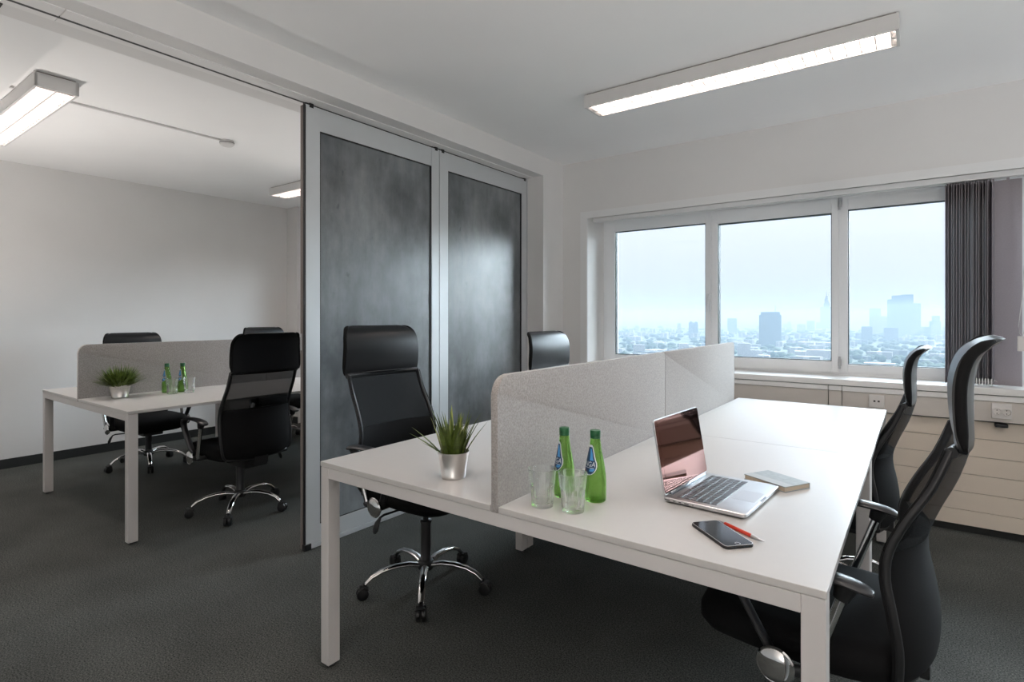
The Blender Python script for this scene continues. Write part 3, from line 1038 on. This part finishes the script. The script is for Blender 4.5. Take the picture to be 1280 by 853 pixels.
rng = random.Random(5)
pl = thing('potted_grass', (-1.222, 1.345, .74), 0, 'spiky green grass plant in a small steel pot on the near desk', 'plant')
pot(pl, .086, .0515, .039)
variants = []
for k in range(8):
    variants.append((rng.uniform(.105, .15), rng.uniform(.0050, .0072)))
first = []
for k, (ln, wd_) in enumerate(variants):
    o = blade_mesh(rng, ln, wd_, rng.uniform(.08, .25)).build('grass_blade', M_GRASS if k % 3 else M_GRASS2, pl, True)
    o.location = (math.cos(k * .8) * .02, math.sin(k * .8) * .02, .072)
    o.rotation_euler = (0, rng.uniform(0, .18), k * .8)
    first.append(o)
for k in range(62):
    o = link_copy(first[k % 8], pl)
    a = k * 2.39996
    rr = .036 * math.sqrt((k + .5) / 62)
    o.location = (math.cos(a) * rr, math.sin(a) * rr, .070)
    o.rotation_euler = (0, rr * 7.5 * rng.uniform(.3, 1.2), a + rng.uniform(-.5, .5))
    s_ = rng.uniform(.7, 1.18)
    o.scale = (s_, s_, s_ * rng.uniform(.85, 1.1))
for a, tl, s_ in ((R(216), .86, .95), (R(222), .68, 1.0), (R(203), 1.0, .6), (R(35), .48, 1.0)):
    o = link_copy(first[1], pl)
    o.location = (math.cos(a) * .036, math.sin(a) * .036, .072)
    o.rotation_euler = (0, tl, a)
    o.scale = (s_, s_, s_)


def bushy(loc, label, seed):
    r_ = random.Random(seed)
    t = thing('potted_grass', loc, 0, label, 'plant')
    pot(t, .082, .060, .044)
    q = MB()
    for k in range(560):
        a = r_.uniform(0, 2 * PI)
        el = r_.uniform(.05, 1.0) ** .7
        tilt = el * 1.32
        ln = r_.uniform(.10, .155)
        rr = .042 * math.sqrt(r_.random())
        base = Vector((math.cos(a) * rr, math.sin(a) * rr, .068))
        d = Vector((math.cos(a) * math.sin(tilt), math.sin(a) * math.sin(tilt), math.cos(tilt)))
        s = d.cross(Vector((0, 0, 1)))
        s = s.normalized() if s.length > .01 else Vector((1, 0, 0))
        w_ = r_.uniform(.0020, .0038)
        p1 = base + d * ln * .55 + Vector((0, 0, .006))
        p2 = base + d * ln + Vector((0, 0, r_.uniform(-.012, .012)))
        q.quad_strip([base - s * w_, p1 - s * w_ * 1.3, p2 - s * .0002], [base + s * w_, p1 + s * w_ * 1.3, p2 + s * .0002])
    o = q.build('foliage', M_BUSH, t, True)
    o['kind'] = 'stuff'
    return t


bushy((-4.147, 1.385, .74), 'bushy green grass plant in a steel pot on the desk in the further office', 3)
bushy((-4.60, 1.46, .74), 'grass plant whose pale tips show past the end of the further felt divider', 8)


# ------------------------------------------------------------------ glasses and bottles
def make_tumbler():
    t = thing('drinking_glass', (0, 0, 0), 0, '', 'glass', 'clear glass tumblers')
    n = 60
    outer = [(.0300, .000, 0), (.0308, .004, .7), (.0318, .020, 1), (.0335, .045, 1), (.0346, .056, .9), (.0352, .062, .25), (.0362, .066, 0), (.0390, .098, 0), (.0400, .1015, 0), (.0397, .1035, 0), (.0388, .1035, 0)]
    inner = [(.0378, .099, 0), (.0345, .066, 0), (.0325, .050, 0), (.0300, .018, 0), (.027, .012, 0), (.012, .010, 0), (.0004, .010, 0)]
    rings = []
    for r, z, fl in [(.0004, .002, 0), (.024, .001, 0)] + outer + inner:
        rings.append([((r * (1 - .075 * fl * abs(math.cos(5 * a)) ** 1.5)) * math.cos(a), (r * (1 - .075 * fl * abs(math.cos(5 * a)) ** 1.5)) * math.sin(a), z) for a in [2 * PI * k / n for k in range(n)]])
    MB().ring_loft(rings, True, True).build('tumbler', M_GLASS, t, True, 50)
    return t


TUMB = [(-0.840, 1.289, .74, 'clear tumbler beside the felt divider, farther left of the two on the near desk'),
        (-0.751, 1.303, .74, 'clear tumbler in front of the second green bottle on the near desk'),
        (-4.066, 1.662, .74, 'clear tumbler closer to the bushy plant in the further office'),
        (-4.040, 1.760, .74, 'clear tumbler closer to the mesh-backed chair in the further office')]
g0 = make_tumbler()
for i, (x, y, z, lb) in enumerate(TUMB):
    o = g0 if i == 0 else copy_tree(g0)
    o.location = (x, y, z)
    o['label'] = lb

PROF = [(.0270, .0), (.0295, .0025), (.0306, .008), (.0307, .055), (.0300, .074), (.0275, .094), (.0240, .114), (.0200, .134), (.0168, .152), (.0148, .168), (.0138, .178), (.0136, .186)]


def rad(z):
    for (r0, z0), (r1, z1) in zip(PROF, PROF[1:]):
        if z <= z1:
            return r0 + (r1 - r0) * (z - z0) / (z1 - z0)
    return PROF[-1][0]


def on_bottle(s, z, off):
    r = rad(z) + off
    a = s / rad(z)
    return Vector((math.cos(a) * r, math.sin(a) * r, z))


def label_patch(outline, off, n=10):
    """outline: (z, s0, s1) rows; a patch lying on the bottle's curve."""
    q = MB()
    rows = []
    for z, s0, s1 in outline:
        rows.append([on_bottle(s0 + (s1 - s0) * k / n, z, off) for k in range(n + 1)])
    for a, b in zip(rows, rows[1:]):
        q.quad_strip(a, b)
    return q


LBL = [(.160, .004), (.154, .009), (.144, .0125), (.130, .017), (.118, .022), (.112, .0255), (.102, .0275), (.094, .0265), (.086, .022), (.080, .015), (.077, .006)]


def make_bottle():
    t = thing('water_bottle', (0, 0, 0), 0, '', 'bottle', 'green glass water bottles')
    inn = [(max(.0004, r - .0022), z + (.004 if z < .02 else 0)) for r, z in PROF]
    prof = [(.0004, .003), (.018, .002)] + PROF + [(.0115, .186)] + [(r, z) for r, z in reversed(inn)] + [(.018, .006), (.0004, .007)]
    MB().lathe(prof, 36).build('bottle_glass', M_BOTTLE, t, True, 60)
    MB().lathe([(.0142, .1775), (.0150, .179), (.0150, .183), (.0146, .184), (.0152, .185), (.0152, .198), (.0145, .2), (.0004, .2)], 28).build('cap', M_CAP, t, True, 40)
    lw = label_patch([(z, -w_, w_) for z, w_ in LBL], .0005).build('label', M_LBL_W, t, True)
    inner = [(z, w_ - .0028) for z, w_ in LBL[1:-1]]
    label_patch([(z, -w_, w_) for z, w_ in inner], .0008).build('label_print', M_LBL_N, lw, True)
    label_patch([(.150, .0012, .004), (.136, .003, .0095), (.124, .004, .0125), (.118, .004, .0155)], .0011).build('label_print', M_LBL_B, lw, True)
    label_patch([(.0965, .008, .0215), (.092, .007, .0205), (.088, .006, .0165)], .0011).build('label_print', M_LBL_B, lw, True)
    label_patch([(.092, -.022, -.004), (.086, -.018, -.003), (.082, -.011, .004)], .0011).build('label_print', M_LBL_R, lw, True)
    label_patch([(.0985, -.019, .019), (.0973, -.019, .019)], .0014).build('label_print', M_LBL_W, lw, True)
    fc = bpy.data.curves.new('label_text', 'FONT')
    fc.body = 'KINGA'
    fc.size = .0190
    fc.align_x = 'CENTER'
    fo = bpy.data.objects.new('label_text', fc)
    C.objects.link(fo)
    bpy.context.view_layer.update()
    me = bpy.data.meshes.new_from_object(fo.evaluated_get(bpy.context.evaluated_depsgraph_get()))
    bpy.data.objects.remove(fo)
    bm = bmesh.new()
    bm.from_mesh(me)
    bmesh.ops.triangulate(bm, faces=bm.faces)
    for v in bm.verts:
        v.co = on_bottle(v.co.x * .80 - .0015, .1015 + v.co.y, .0016)
    bm.to_mesh(me)
    bm.free()
    me.materials.clear()
    me.materials.append(M_LBL_W)
    tx = bpy.data.objects.new('label_text', me)
    C.objects.link(tx)
    tx.parent = lw
    return t


BOT = [(-0.833, 1.397, .74, R(-128), 'green glass water bottle with a blue label, nearer the felt divider on the near desk'),
       (-0.742, 1.416, .74, R(-112), 'green glass water bottle with a blue label, the one standing closer to the laptop'),
       (-4.160, 1.668, .74, R(-92), 'small green bottle with a blue label behind the tumbler closer to the bushy plant'),
       (-4.112, 1.748, .74, R(-88), 'small green bottle with a blue label behind the tumbler closer to the mesh-backed chair')]
b0 = make_bottle()
for i, (x, y, z, a, lb) in enumerate(BOT):
    o = b0 if i == 0 else copy_tree(b0)
    o.location = (x, y, z)
    o.rotation_euler = (0, 0, a)
    o['label'] = lb

# ------------------------------------------------------------------ laptop (front edge toward +x)
lp = thing('laptop', (-.459, 1.668, .74), R(-3.7), 'open silver laptop with a dark glossy screen on the near desk', 'laptop')
LX0, LX1, LY = -.113, .114, .161


def rounded(x0, x1, y0, y1, r, n=5):
    pts = []
    for cx_, cy_, a0 in ((x1 - r, y1 - r, 0), (x0 + r, y1 - r, PI / 2), (x0 + r, y0 + r, PI), (x1 - r, y0 + r, 3 * PI / 2)):
        for k in range(n + 1):
            a = a0 + k * PI / 2 / n
            pts.append((cx_ + math.cos(a) * r, cy_ + math.sin(a) * r))
    return pts


rb = MB()
o1 = rounded(LX0, LX1, -LY, LY, .012)
o2 = rounded(LX0 + .006, LX1 - .006, -LY + .006, LY - .006, .01)
o3 = rounded(LX0 + .0008, LX1 - .0008, -LY + .0008, LY - .0008, .012)
rb.ring_loft([[(x, y, .002) for x, y in o2], [(x, y, .006) for x, y in o1], [(x, y, .0140) for x, y in o1], [(x, y, .0148) for x, y in o3]])
base = rb.build('laptop_base', M_SILVER, lp, True, 40)
for sx_ in (-.09, .09):
    for sy_ in (-.13, .13):
        MB().lathe([(.007, 0), (.007, .0025)], 12, (sx_, sy_, 0)).build('rubber_foot', M_BLACK, base)
kw = MB().box(-.082, .030, -.138, .138, .01475, .01495).build('keyboard_well', M_SILVER_D, base)
ky = MB()
for r_ in range(6):
    xk = -.079 + r_ * .0187
    xd_ = .0105 if r_ == 0 else .0158
    if r_ < 5:
        n = 14
        for k in range(n):
            yk = -.1355 + k * .271 / n
            ky.box(xk, xk + xd_, yk + .0014, yk + .271 / n - .0014, .0149, .0164, bevel=.0004, seg=1)
    else:
        yk = -.1355
        for wdt_ in (.0175, .0175, .0175, .022, .095, .022, .0175, .0195, .0195, .0195):
            ky.box(xk, xk + xd_, yk + .0014, yk + wdt_ - .0014, .0149, .0164, bevel=.0004, seg=1)
            yk += wdt_
k_ = ky.build('keyboard_keys', M_KEYS, base)
k_['kind'] = 'stuff'
MB().box(.040, .103, -.048, .048, .0147, .0150).build('trackpad', M_SILVER, base)
MB().box(LX1 - .004, LX1 + .0004, -.025, .025, .0125, .0151).build('lid_notch', M_SILVER_D, base)
for px_, w_ in ((-.098, .009), (-.078, .005), (-.062, .005), (-.043, .008), (-.025, .002)):
    MB().box(px_ - w_ / 1.2, px_ + w_ / 1.2, -LY - .0003, -LY + .004, .0075, .0105, bevel=.0006, seg=1).build('port', M_BLACK, base)
MB().tube([(LX0 + .010, -.125, .0165), (LX0 + .010, .125, .0165)], .0065, 12).build('hinge', M_SILVER_D, lp, True)
scr = bpy.data.objects.new('screen_lid', None)
th = R(99.5)                         # opening angle
sm = Matrix.Translation((LX0 + .008, 0, .018)) @ Matrix.Rotation(-(th - PI / 2), 4, 'Y')
hgt = .212
ld_ = MB()
so = rounded(-LY, LY, 0, hgt, .010)
ld_.poly([sm @ Vector((-.0052, y, z)) for y, z in so], sm.to_3x3() @ Vector((.0050, 0, 0)))
lid = ld_.build('screen_lid', M_SILVER, lp, True, 30)
si = rounded(-LY + .0022, LY - .0022, .004, hgt - .0022, .008)
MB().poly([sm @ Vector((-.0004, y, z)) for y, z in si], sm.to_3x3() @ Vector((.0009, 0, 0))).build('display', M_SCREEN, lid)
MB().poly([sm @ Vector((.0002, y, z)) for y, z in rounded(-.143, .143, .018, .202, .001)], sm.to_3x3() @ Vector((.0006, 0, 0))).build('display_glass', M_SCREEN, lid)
bpy.data.objects.remove(scr)

# ------------------------------------------------------------------ phone, pen, notebook
pa = math.atan2(1.280 - 1.384, -.344 + .459)
ph = thing('smartphone', (-.379, 1.3645, .74), pa, 'black smartphone lying face up beside the red pen', 'phone')
L2, W2 = .0765, .0375
oo = rounded(-L2, L2, -W2, W2, .011)
oi = rounded(-L2 + .0012, L2 - .0012, -W2 + .0012, W2 - .0012, .010)
MB().ring_loft([[(x, y, .0) for x, y in oi], [(x, y, .0015) for x, y in oo], [(x, y, .0062) for x, y in oo], [(x, y, .0074) for x, y in oi]]).build('phone_body', M_BLACK, ph, True, 40)
MB().poly([(x, y, .0072) for x, y in rounded(-L2 + .002, L2 - .002, -W2 + .002, W2 - .002, .009)], (0, 0, .0006)).build('front_glass', M_GLASSBLK, ph)
rim = MB()
a_ = rounded(-L2 + .0009, L2 - .0009, -W2 + .0009, W2 - .0009, .010)
b_ = rounded(-L2 + .0022, L2 - .0022, -W2 + .0022, W2 - .0022, .009)
rim.ring_loft([[(x, y, .0077) for x, y in a_], [(x, y, .0079) for x, y in b_]], True, False).build('bright_rim', M_SILVER, ph)
MB().lathe([(.0058, .0078), (.0062, .0082), (.0052, .0083), (.0050, .0079)], 24, (L2 - .011, 0, 0), close=True).build('home_button_ring', M_SILVER, ph)
MB().box(-L2 + .009, -L2 + .0105, -.006, .006, .0078, .0082).build('earpiece', M_BLACK, ph)
for q_ in (-.020, -.012, .010, .018):
    MB().box(L2 - .001, L2 + .0003, q_ - .0022, q_ + .0022, .003, .0052).build('port', M_GASKET, ph)

pv = Vector((-.281 + .412, 1.369 - 1.446, 0))
pn = thing('ballpoint_pen', (-.3465, 1.4115, .7445), math.atan2(pv.y, pv.x), 'red ballpoint pen with silver tip beside the smartphone', 'pen')
ax = Matrix.Rotation(PI / 2, 3, 'Y')
MB().lathe([(.0042, -.050), (.0045, -.049), (.0045, .008), (.0040, .0085), (.0040, .0105), (.0045, .011), (.0044, .032), (.0040, .034)], 16, (0, 0, 0), ax).build('barrel', M_RED, pn, True, 40)
MB().lathe([(.0041, .034), (.0042, .036), (.0036, .052), (.0016, .066), (.0008, .067), (.0007, .071)], 16, (0, 0, 0), ax).build('tip', M_SILVER, pn, True, 40)
MB().lathe([(.0043, -.050), (.0043, -.058), (.0028, -.059), (.0028, -.070), (.0020, -.071)], 16, (0, 0, 0), ax).build('push_button', M_SILVER, pn, True, 40)
MB().box(-.055, -.018, .0042, .0058, -.0012, .0012, Matrix.Identity(4), .0004, 1).box(-.057, -.053, -.001, .005, -.0012, .0012).build('clip', M_SILVER, pn)

na = math.atan2(1.805 - 1.878, -.308 + .439)
nb_ = thing('notebook', (-.3575, 1.8905, .74), na, 'small closed grey-blue notebook beside the laptop', 'notebook')
NL, NW = .0765, .054
MB().box(-NL, NL, -NW, NW, .0, .0022, bevel=.0006, seg=1).box(-NL, NL, -NW, NW, .0148, .0170, bevel=.0006, seg=1).box(-NL, NL, NW - .0025, NW, .0, .0170, bevel=.0008, seg=1).build('cover', M_BOOK, nb_)
MB().box(-NL + .002, NL - .002, -NW + .002, NW - .0024, .0022, .0148).build('pages', M_PAGES, nb_)
MB().box(-NL - .0003, NL + .0003, -NW - .0003, -NW + .036, .0148, .0174, bevel=.0006, seg=1).build('cover_band', M_BOOKSP, nb_)

# ------------------------------------------------------------------ vertical blinds at the window
bl = thing('vertical_blind', (.306, 4.25, .862), 0, 'dark mauve grey vertical blind drawn to the side of the window', 'blind')
bx_, by_, bz_ = bl.location


def brl(x, y, z):
    return (x - bx_, y - by_, z - bz_)


hr = MB()
for ya_, yb_, za_, zb_ in ((4.205, 4.222, 2.062, 2.096), (4.226, 4.262, 2.068, 2.096), (4.266, 4.285, 2.064, 2.096)):
    hr.box(-2.225 - bx_, WX1 - .03 - bx_, ya_ - by_, yb_ - by_, za_ - bz_, zb_ - bz_)
hr.build('headrail', M_TRIM, bl)
MB().box(-2.22 - bx_, WX1 - .035 - bx_, 4.215 - by_, 4.275 - by_, 2.080 - bz_, 2.097 - bz_).build('rail_shadow_gap', M_GASKET, bl)
sl0 = None
rng = random.Random(11)
NS = 17
slx = []
for k in range(NS):
    px_ = .147 + k * .0130
    slx.append(px_)
    if sl0 is None:
        q = MB()
        q.box(-.0006, .0006, -.060, .060, .012, 1.190)
        q.box(-.0016, .0016, -.060, .060, .008, .046)
        q.box(-.004, .004, -.006, .006, 1.188, 1.202)
        sl0 = q.build('slat', M_BLIND, bl)
        o = sl0
    else:
        o = link_copy(sl0, bl)
    o.location = brl(px_, 4.252, .860)
    o.rotation_euler = (0, 0, R(rng.uniform(-9, -1) - 8))
o = link_copy(sl0, bl)
o.location = brl(.4185, 4.240, .858)
o.rotation_euler = (0, 0, R(84))
ch_ = MB()
zz = .900
pts = []
for i_, px_ in enumerate(slx[:-1]):
    ch_.tube([brl(px_, 4.192, zz), brl(px_ + .003, 4.188, zz - .014), brl(px_ + .009, 4.188, zz - .015), brl(slx[i_ + 1], 4.192, zz - .001)], .0013, 5)
    ch_.tube([brl(px_, 4.191, zz + .004), brl(px_, 4.191, zz - .036)], .0030, 5)
ch_.tube([brl(slx[-1], 4.191, zz), brl(slx[-1] + .012, 4.188, zz - .012)], .0013, 5)
cob = ch_.build('bead_chain', M_CHAIN, bl)
pc = MB()
pc.tube([brl(.484, 4.205, 2.06), brl(.486, 4.20, 1.6), brl(.474, 4.20, 1.36), brl(.458, 4.20, 1.21), brl(.462, 4.20, 1.17), brl(.474, 4.20, 1.15), brl(.486, 4.20, 1.19), brl(.493, 4.20, 1.45), brl(.496, 4.205, 2.06)], .0024, 6)
pc.build('pull_chain', M_CHAIN, bl, True)
MB().box(.453 - bx_, .505 - bx_, 4.188 - by_, 4.212 - by_, 1.068 - bz_, 1.152 - bz_, bevel=.006).build('chain_weight', M_SOCKET, bl)

# ------------------------------------------------------------------ the city outside (metres, street level 72 m below the office floor)
GZ = -72.0
struct(box_obj('ground', M_GROUND, -7000, 7000, 60, 12000, GZ - 2, GZ), 'hazy city ground far below the window')


def tower(name, blocks, label, m, cat='building', group=None):
    """blocks: (x, y, width, depth, base, top) stacked or side by side; each its own part."""
    x, y = blocks[0][0], blocks[0][1]
    t = thing(name, (x, y, GZ), math.atan2(-x, y), label, cat, group)
    inv = Matrix.Rotation(-math.atan2(-x, y), 3, 'Z')
    for i, (bx1, by1, wd1, dp, b0_, t0_) in enumerate(blocks):
        q = inv @ Vector((bx1 - x, by1 - y, 0))
        n_ = 'block' if wd1 > 2.2 else 'mast'
        MB().box(q.x - wd1 / 2, q.x + wd1 / 2, q.y - dp / 2, q.y + dp / 2, b0_, t0_).build(n_, m if n_ == 'block' else M_STONE, t)
    return t


tower('tower_block', [(-290, 1461, 49, 34, 0, 76), (-290, 1463, 42, 30, 76, 83), (-280, 1470, 1.2, 1.2, 83, 101)], 'dark slab tower with a flat top and thin mast, seen in the middle pane', M_F1)
tower('tower_block', [(-608, 2344, 36, 25, 0, 64)], 'pale square tower farther off, beside the dark slab tower in the middle pane', M_F2)
pal = tower('palace_tower', [(-437, 3770, 66, 40, 0, 126), (-437, 3771, 31, 28, 126, 150), (-437, 3772, 22, 20, 150, 164), (-440, 3774, 17, 16, 164, 178), (-470, 3700, 26, 40, 0, 36), (-395, 3700, 30, 40, 0, 36)],
            'stepped palace tower ending in a tall thin spire, beside the window mullion', M_STONE)
MB().lathe([(7.5, 176), (5.0, 190), (2.2, 196), (1.6, 210), (.4, 226)], 12).build('spire', M_STONE, pal)
tower('office_block', [(-420, 3039, 34, 24, 0, 50)], 'small hazy block left of the spired palace tower', M_F2)
tower('office_block', [(-432, 2846, 36, 22, 0, 36)], 'low wide hazy block between the slab tower and the palace tower', M_F3)
tower('office_block', [(-540, 3135, 38, 22, 0, 33), (-534, 3150, 14, 12, 33, 44)], 'low hazy block with a stepped roof just right of the dark slab tower', M_F3)
tower('tower_block', [(-588, 1800, 29, 20, 0, 52), (-596, 1802, 8, 8, 52, 56), (-580, 1802, 8, 8, 52, 55)], 'blue-grey tower with small roof boxes, in the left pane', M_F1)
tower('tower_block', [(-782, 2217, 15, 12, 0, 44)], 'slim pale tower in the left pane', M_F3)
tower('office_block', [(-1104, 2538, 18, 14, 0, 26)], 'tiny far block near the left edge of the left pane', M_F3)
tower('tower_block', [(-158, 3045, 44, 30, 0, 108), (-153, 3058, 1.6, 1.6, 108, 132)], 'tall flat tower with a mast in the right pane', M_F2)
tower('office_block', [(-123, 2698, 58, 34, 0, 72)], 'mid-height pale block in front of the masted tower in the right pane', M_F3)
tower('twin_tower', [(-57, 2376, 34, 26, 0, 145), (-82, 2543, 22, 20, 0, 136), (-34, 2763, 41, 30, 0, 160), (-20, 2439, 59, 30, 0, 118)], 'cluster of tall glass slabs of stepped heights in the right pane', M_F2)
tower('office_block', [(-111, 1779, 25, 20, 0, 45)], 'dark block standing before the masted tower in the right pane', M_F1)
tower('office_block', [(-61, 1908, 34, 22, 0, 40)], 'dark low block at the foot of the tall glass slabs', M_F1)
tower('tower_block', [(50, 2454, 33, 24, 0, 55), (52, 2465, 23, 18, 55, 74)], 'stepped tower beside the drawn blind', M_F2)
tower('office_block', [(19, 2524, 44, 24, 0, 34)], 'long low block between the glass slabs and the tower beside the blind', M_F2)
tower('apartment_block', [(-243, 1013, 21, 14, 0, 26)], 'white apartment block low in the middle pane, left of the slab tower', M_F4)
tower('apartment_block', [(-211, 960, 18, 14, 0, 18)], 'pale low block at the foot of the slab tower', M_F4)
tower('apartment_block', [(-358, 1040, 18, 14, 0, 21)], 'white apartment block at the lower right of the left pane', M_F4)
tower('apartment_block', [(-396, 920, 20, 14, 0, 23)], 'white apartment block at the lower left of the left pane', M_F4)
tower('market_hall', [(-129, 1022, 36, 20, 0, 18)], 'pale hall with a light roof right of the slab tower', M_F4)

rng = random.Random(21)
lows = []
for k in range(230):
    dist = 820 * (4.2 ** rng.random())
    ang = rng.uniform(-.50, .085)
    x_, y_ = dist * math.sin(ang) * 1.02, dist * math.cos(ang)
    lows.append((x_, y_, rng.uniform(9, 38), rng.uniform(9, 20), rng.uniform(5, 14) * (1.4 if dist > 1800 else 1), rng.choice((M_F4, M_F3, M_F3, M_F4, M_F1))))
src = {}
for x_, y_, w_, d_, h_, m_ in lows:
    if m_.name not in src:
        q = MB()
        q.box(-.5, .5, -.5, .5, 0, 1)
        o = q.build('city_house', m_)
        src[m_.name] = o
    else:
        o = src[m_.name].copy()
        C.objects.link(o)
    o.location = (x_, y_, GZ)
    o.scale = (w_, d_, h_)
    o.rotation_euler = (0, 0, rng.uniform(-.4, .4))
    tag(o, 'small low city building in the haze below the window', 'building', 'low city buildings in the haze')

# trees between the houses: one mass
tr = MB()
for k in range(900):
    dist = 800 * (4.0 ** rng.random())
    ang = rng.uniform(-.52, .10)
    cx_, cy_ = dist * math.sin(ang), dist * math.cos(ang)
    g = bmesh.ops.create_icosphere(tr.bm, subdivisions=1, radius=1)
    sr = rng.uniform(3.5, 9) * (dist / 1200) ** .5
    hh = rng.uniform(6, 12)
    for v in g['verts']:
        v.co = Vector((cx_ + v.co.x * sr * 1.3, cy_ + v.co.y * sr, GZ + hh * .45 + v.co.z * hh * .6))
tag(tr.build('tree_canopies', M_TREES, None, True), 'hazy green tree crowns between the city buildings', 'trees', None, 'stuff')

# haze over the city
hz = bpy.data.materials.new('city_haze')
hz.use_nodes = True
n = hz.node_tree
n.nodes.clear()
vs = n.nodes.new('ShaderNodeVolumeScatter')
vs.inputs['Color'].default_value = (0.62, 0.82, 1.0, 1)
vs.inputs['Density'].default_value = 0.00040
vs.inputs['Anisotropy'].default_value = 0.0
ou = n.nodes.new('ShaderNodeOutputMaterial')
va = n.nodes.new('ShaderNodeVolumeAbsorption')
va.inputs['Color'].default_value = (0.25, 0.26, 0.27, 1)
va.inputs['Density'].default_value = 0.00028
ad = n.nodes.new('ShaderNodeAddShader')
n.links.new(vs.outputs[0], ad.inputs[0])
n.links.new(va.outputs[0], ad.inputs[1])
n.links.new(ad.outputs[0], ou.inputs['Volume'])
hb = box_obj('haze', hz, -6900, 6900, 120, 11900, GZ + .5, GZ + 112)
tag(hb, 'pale blue haze lying over the city', 'haze', None, 'stuff')
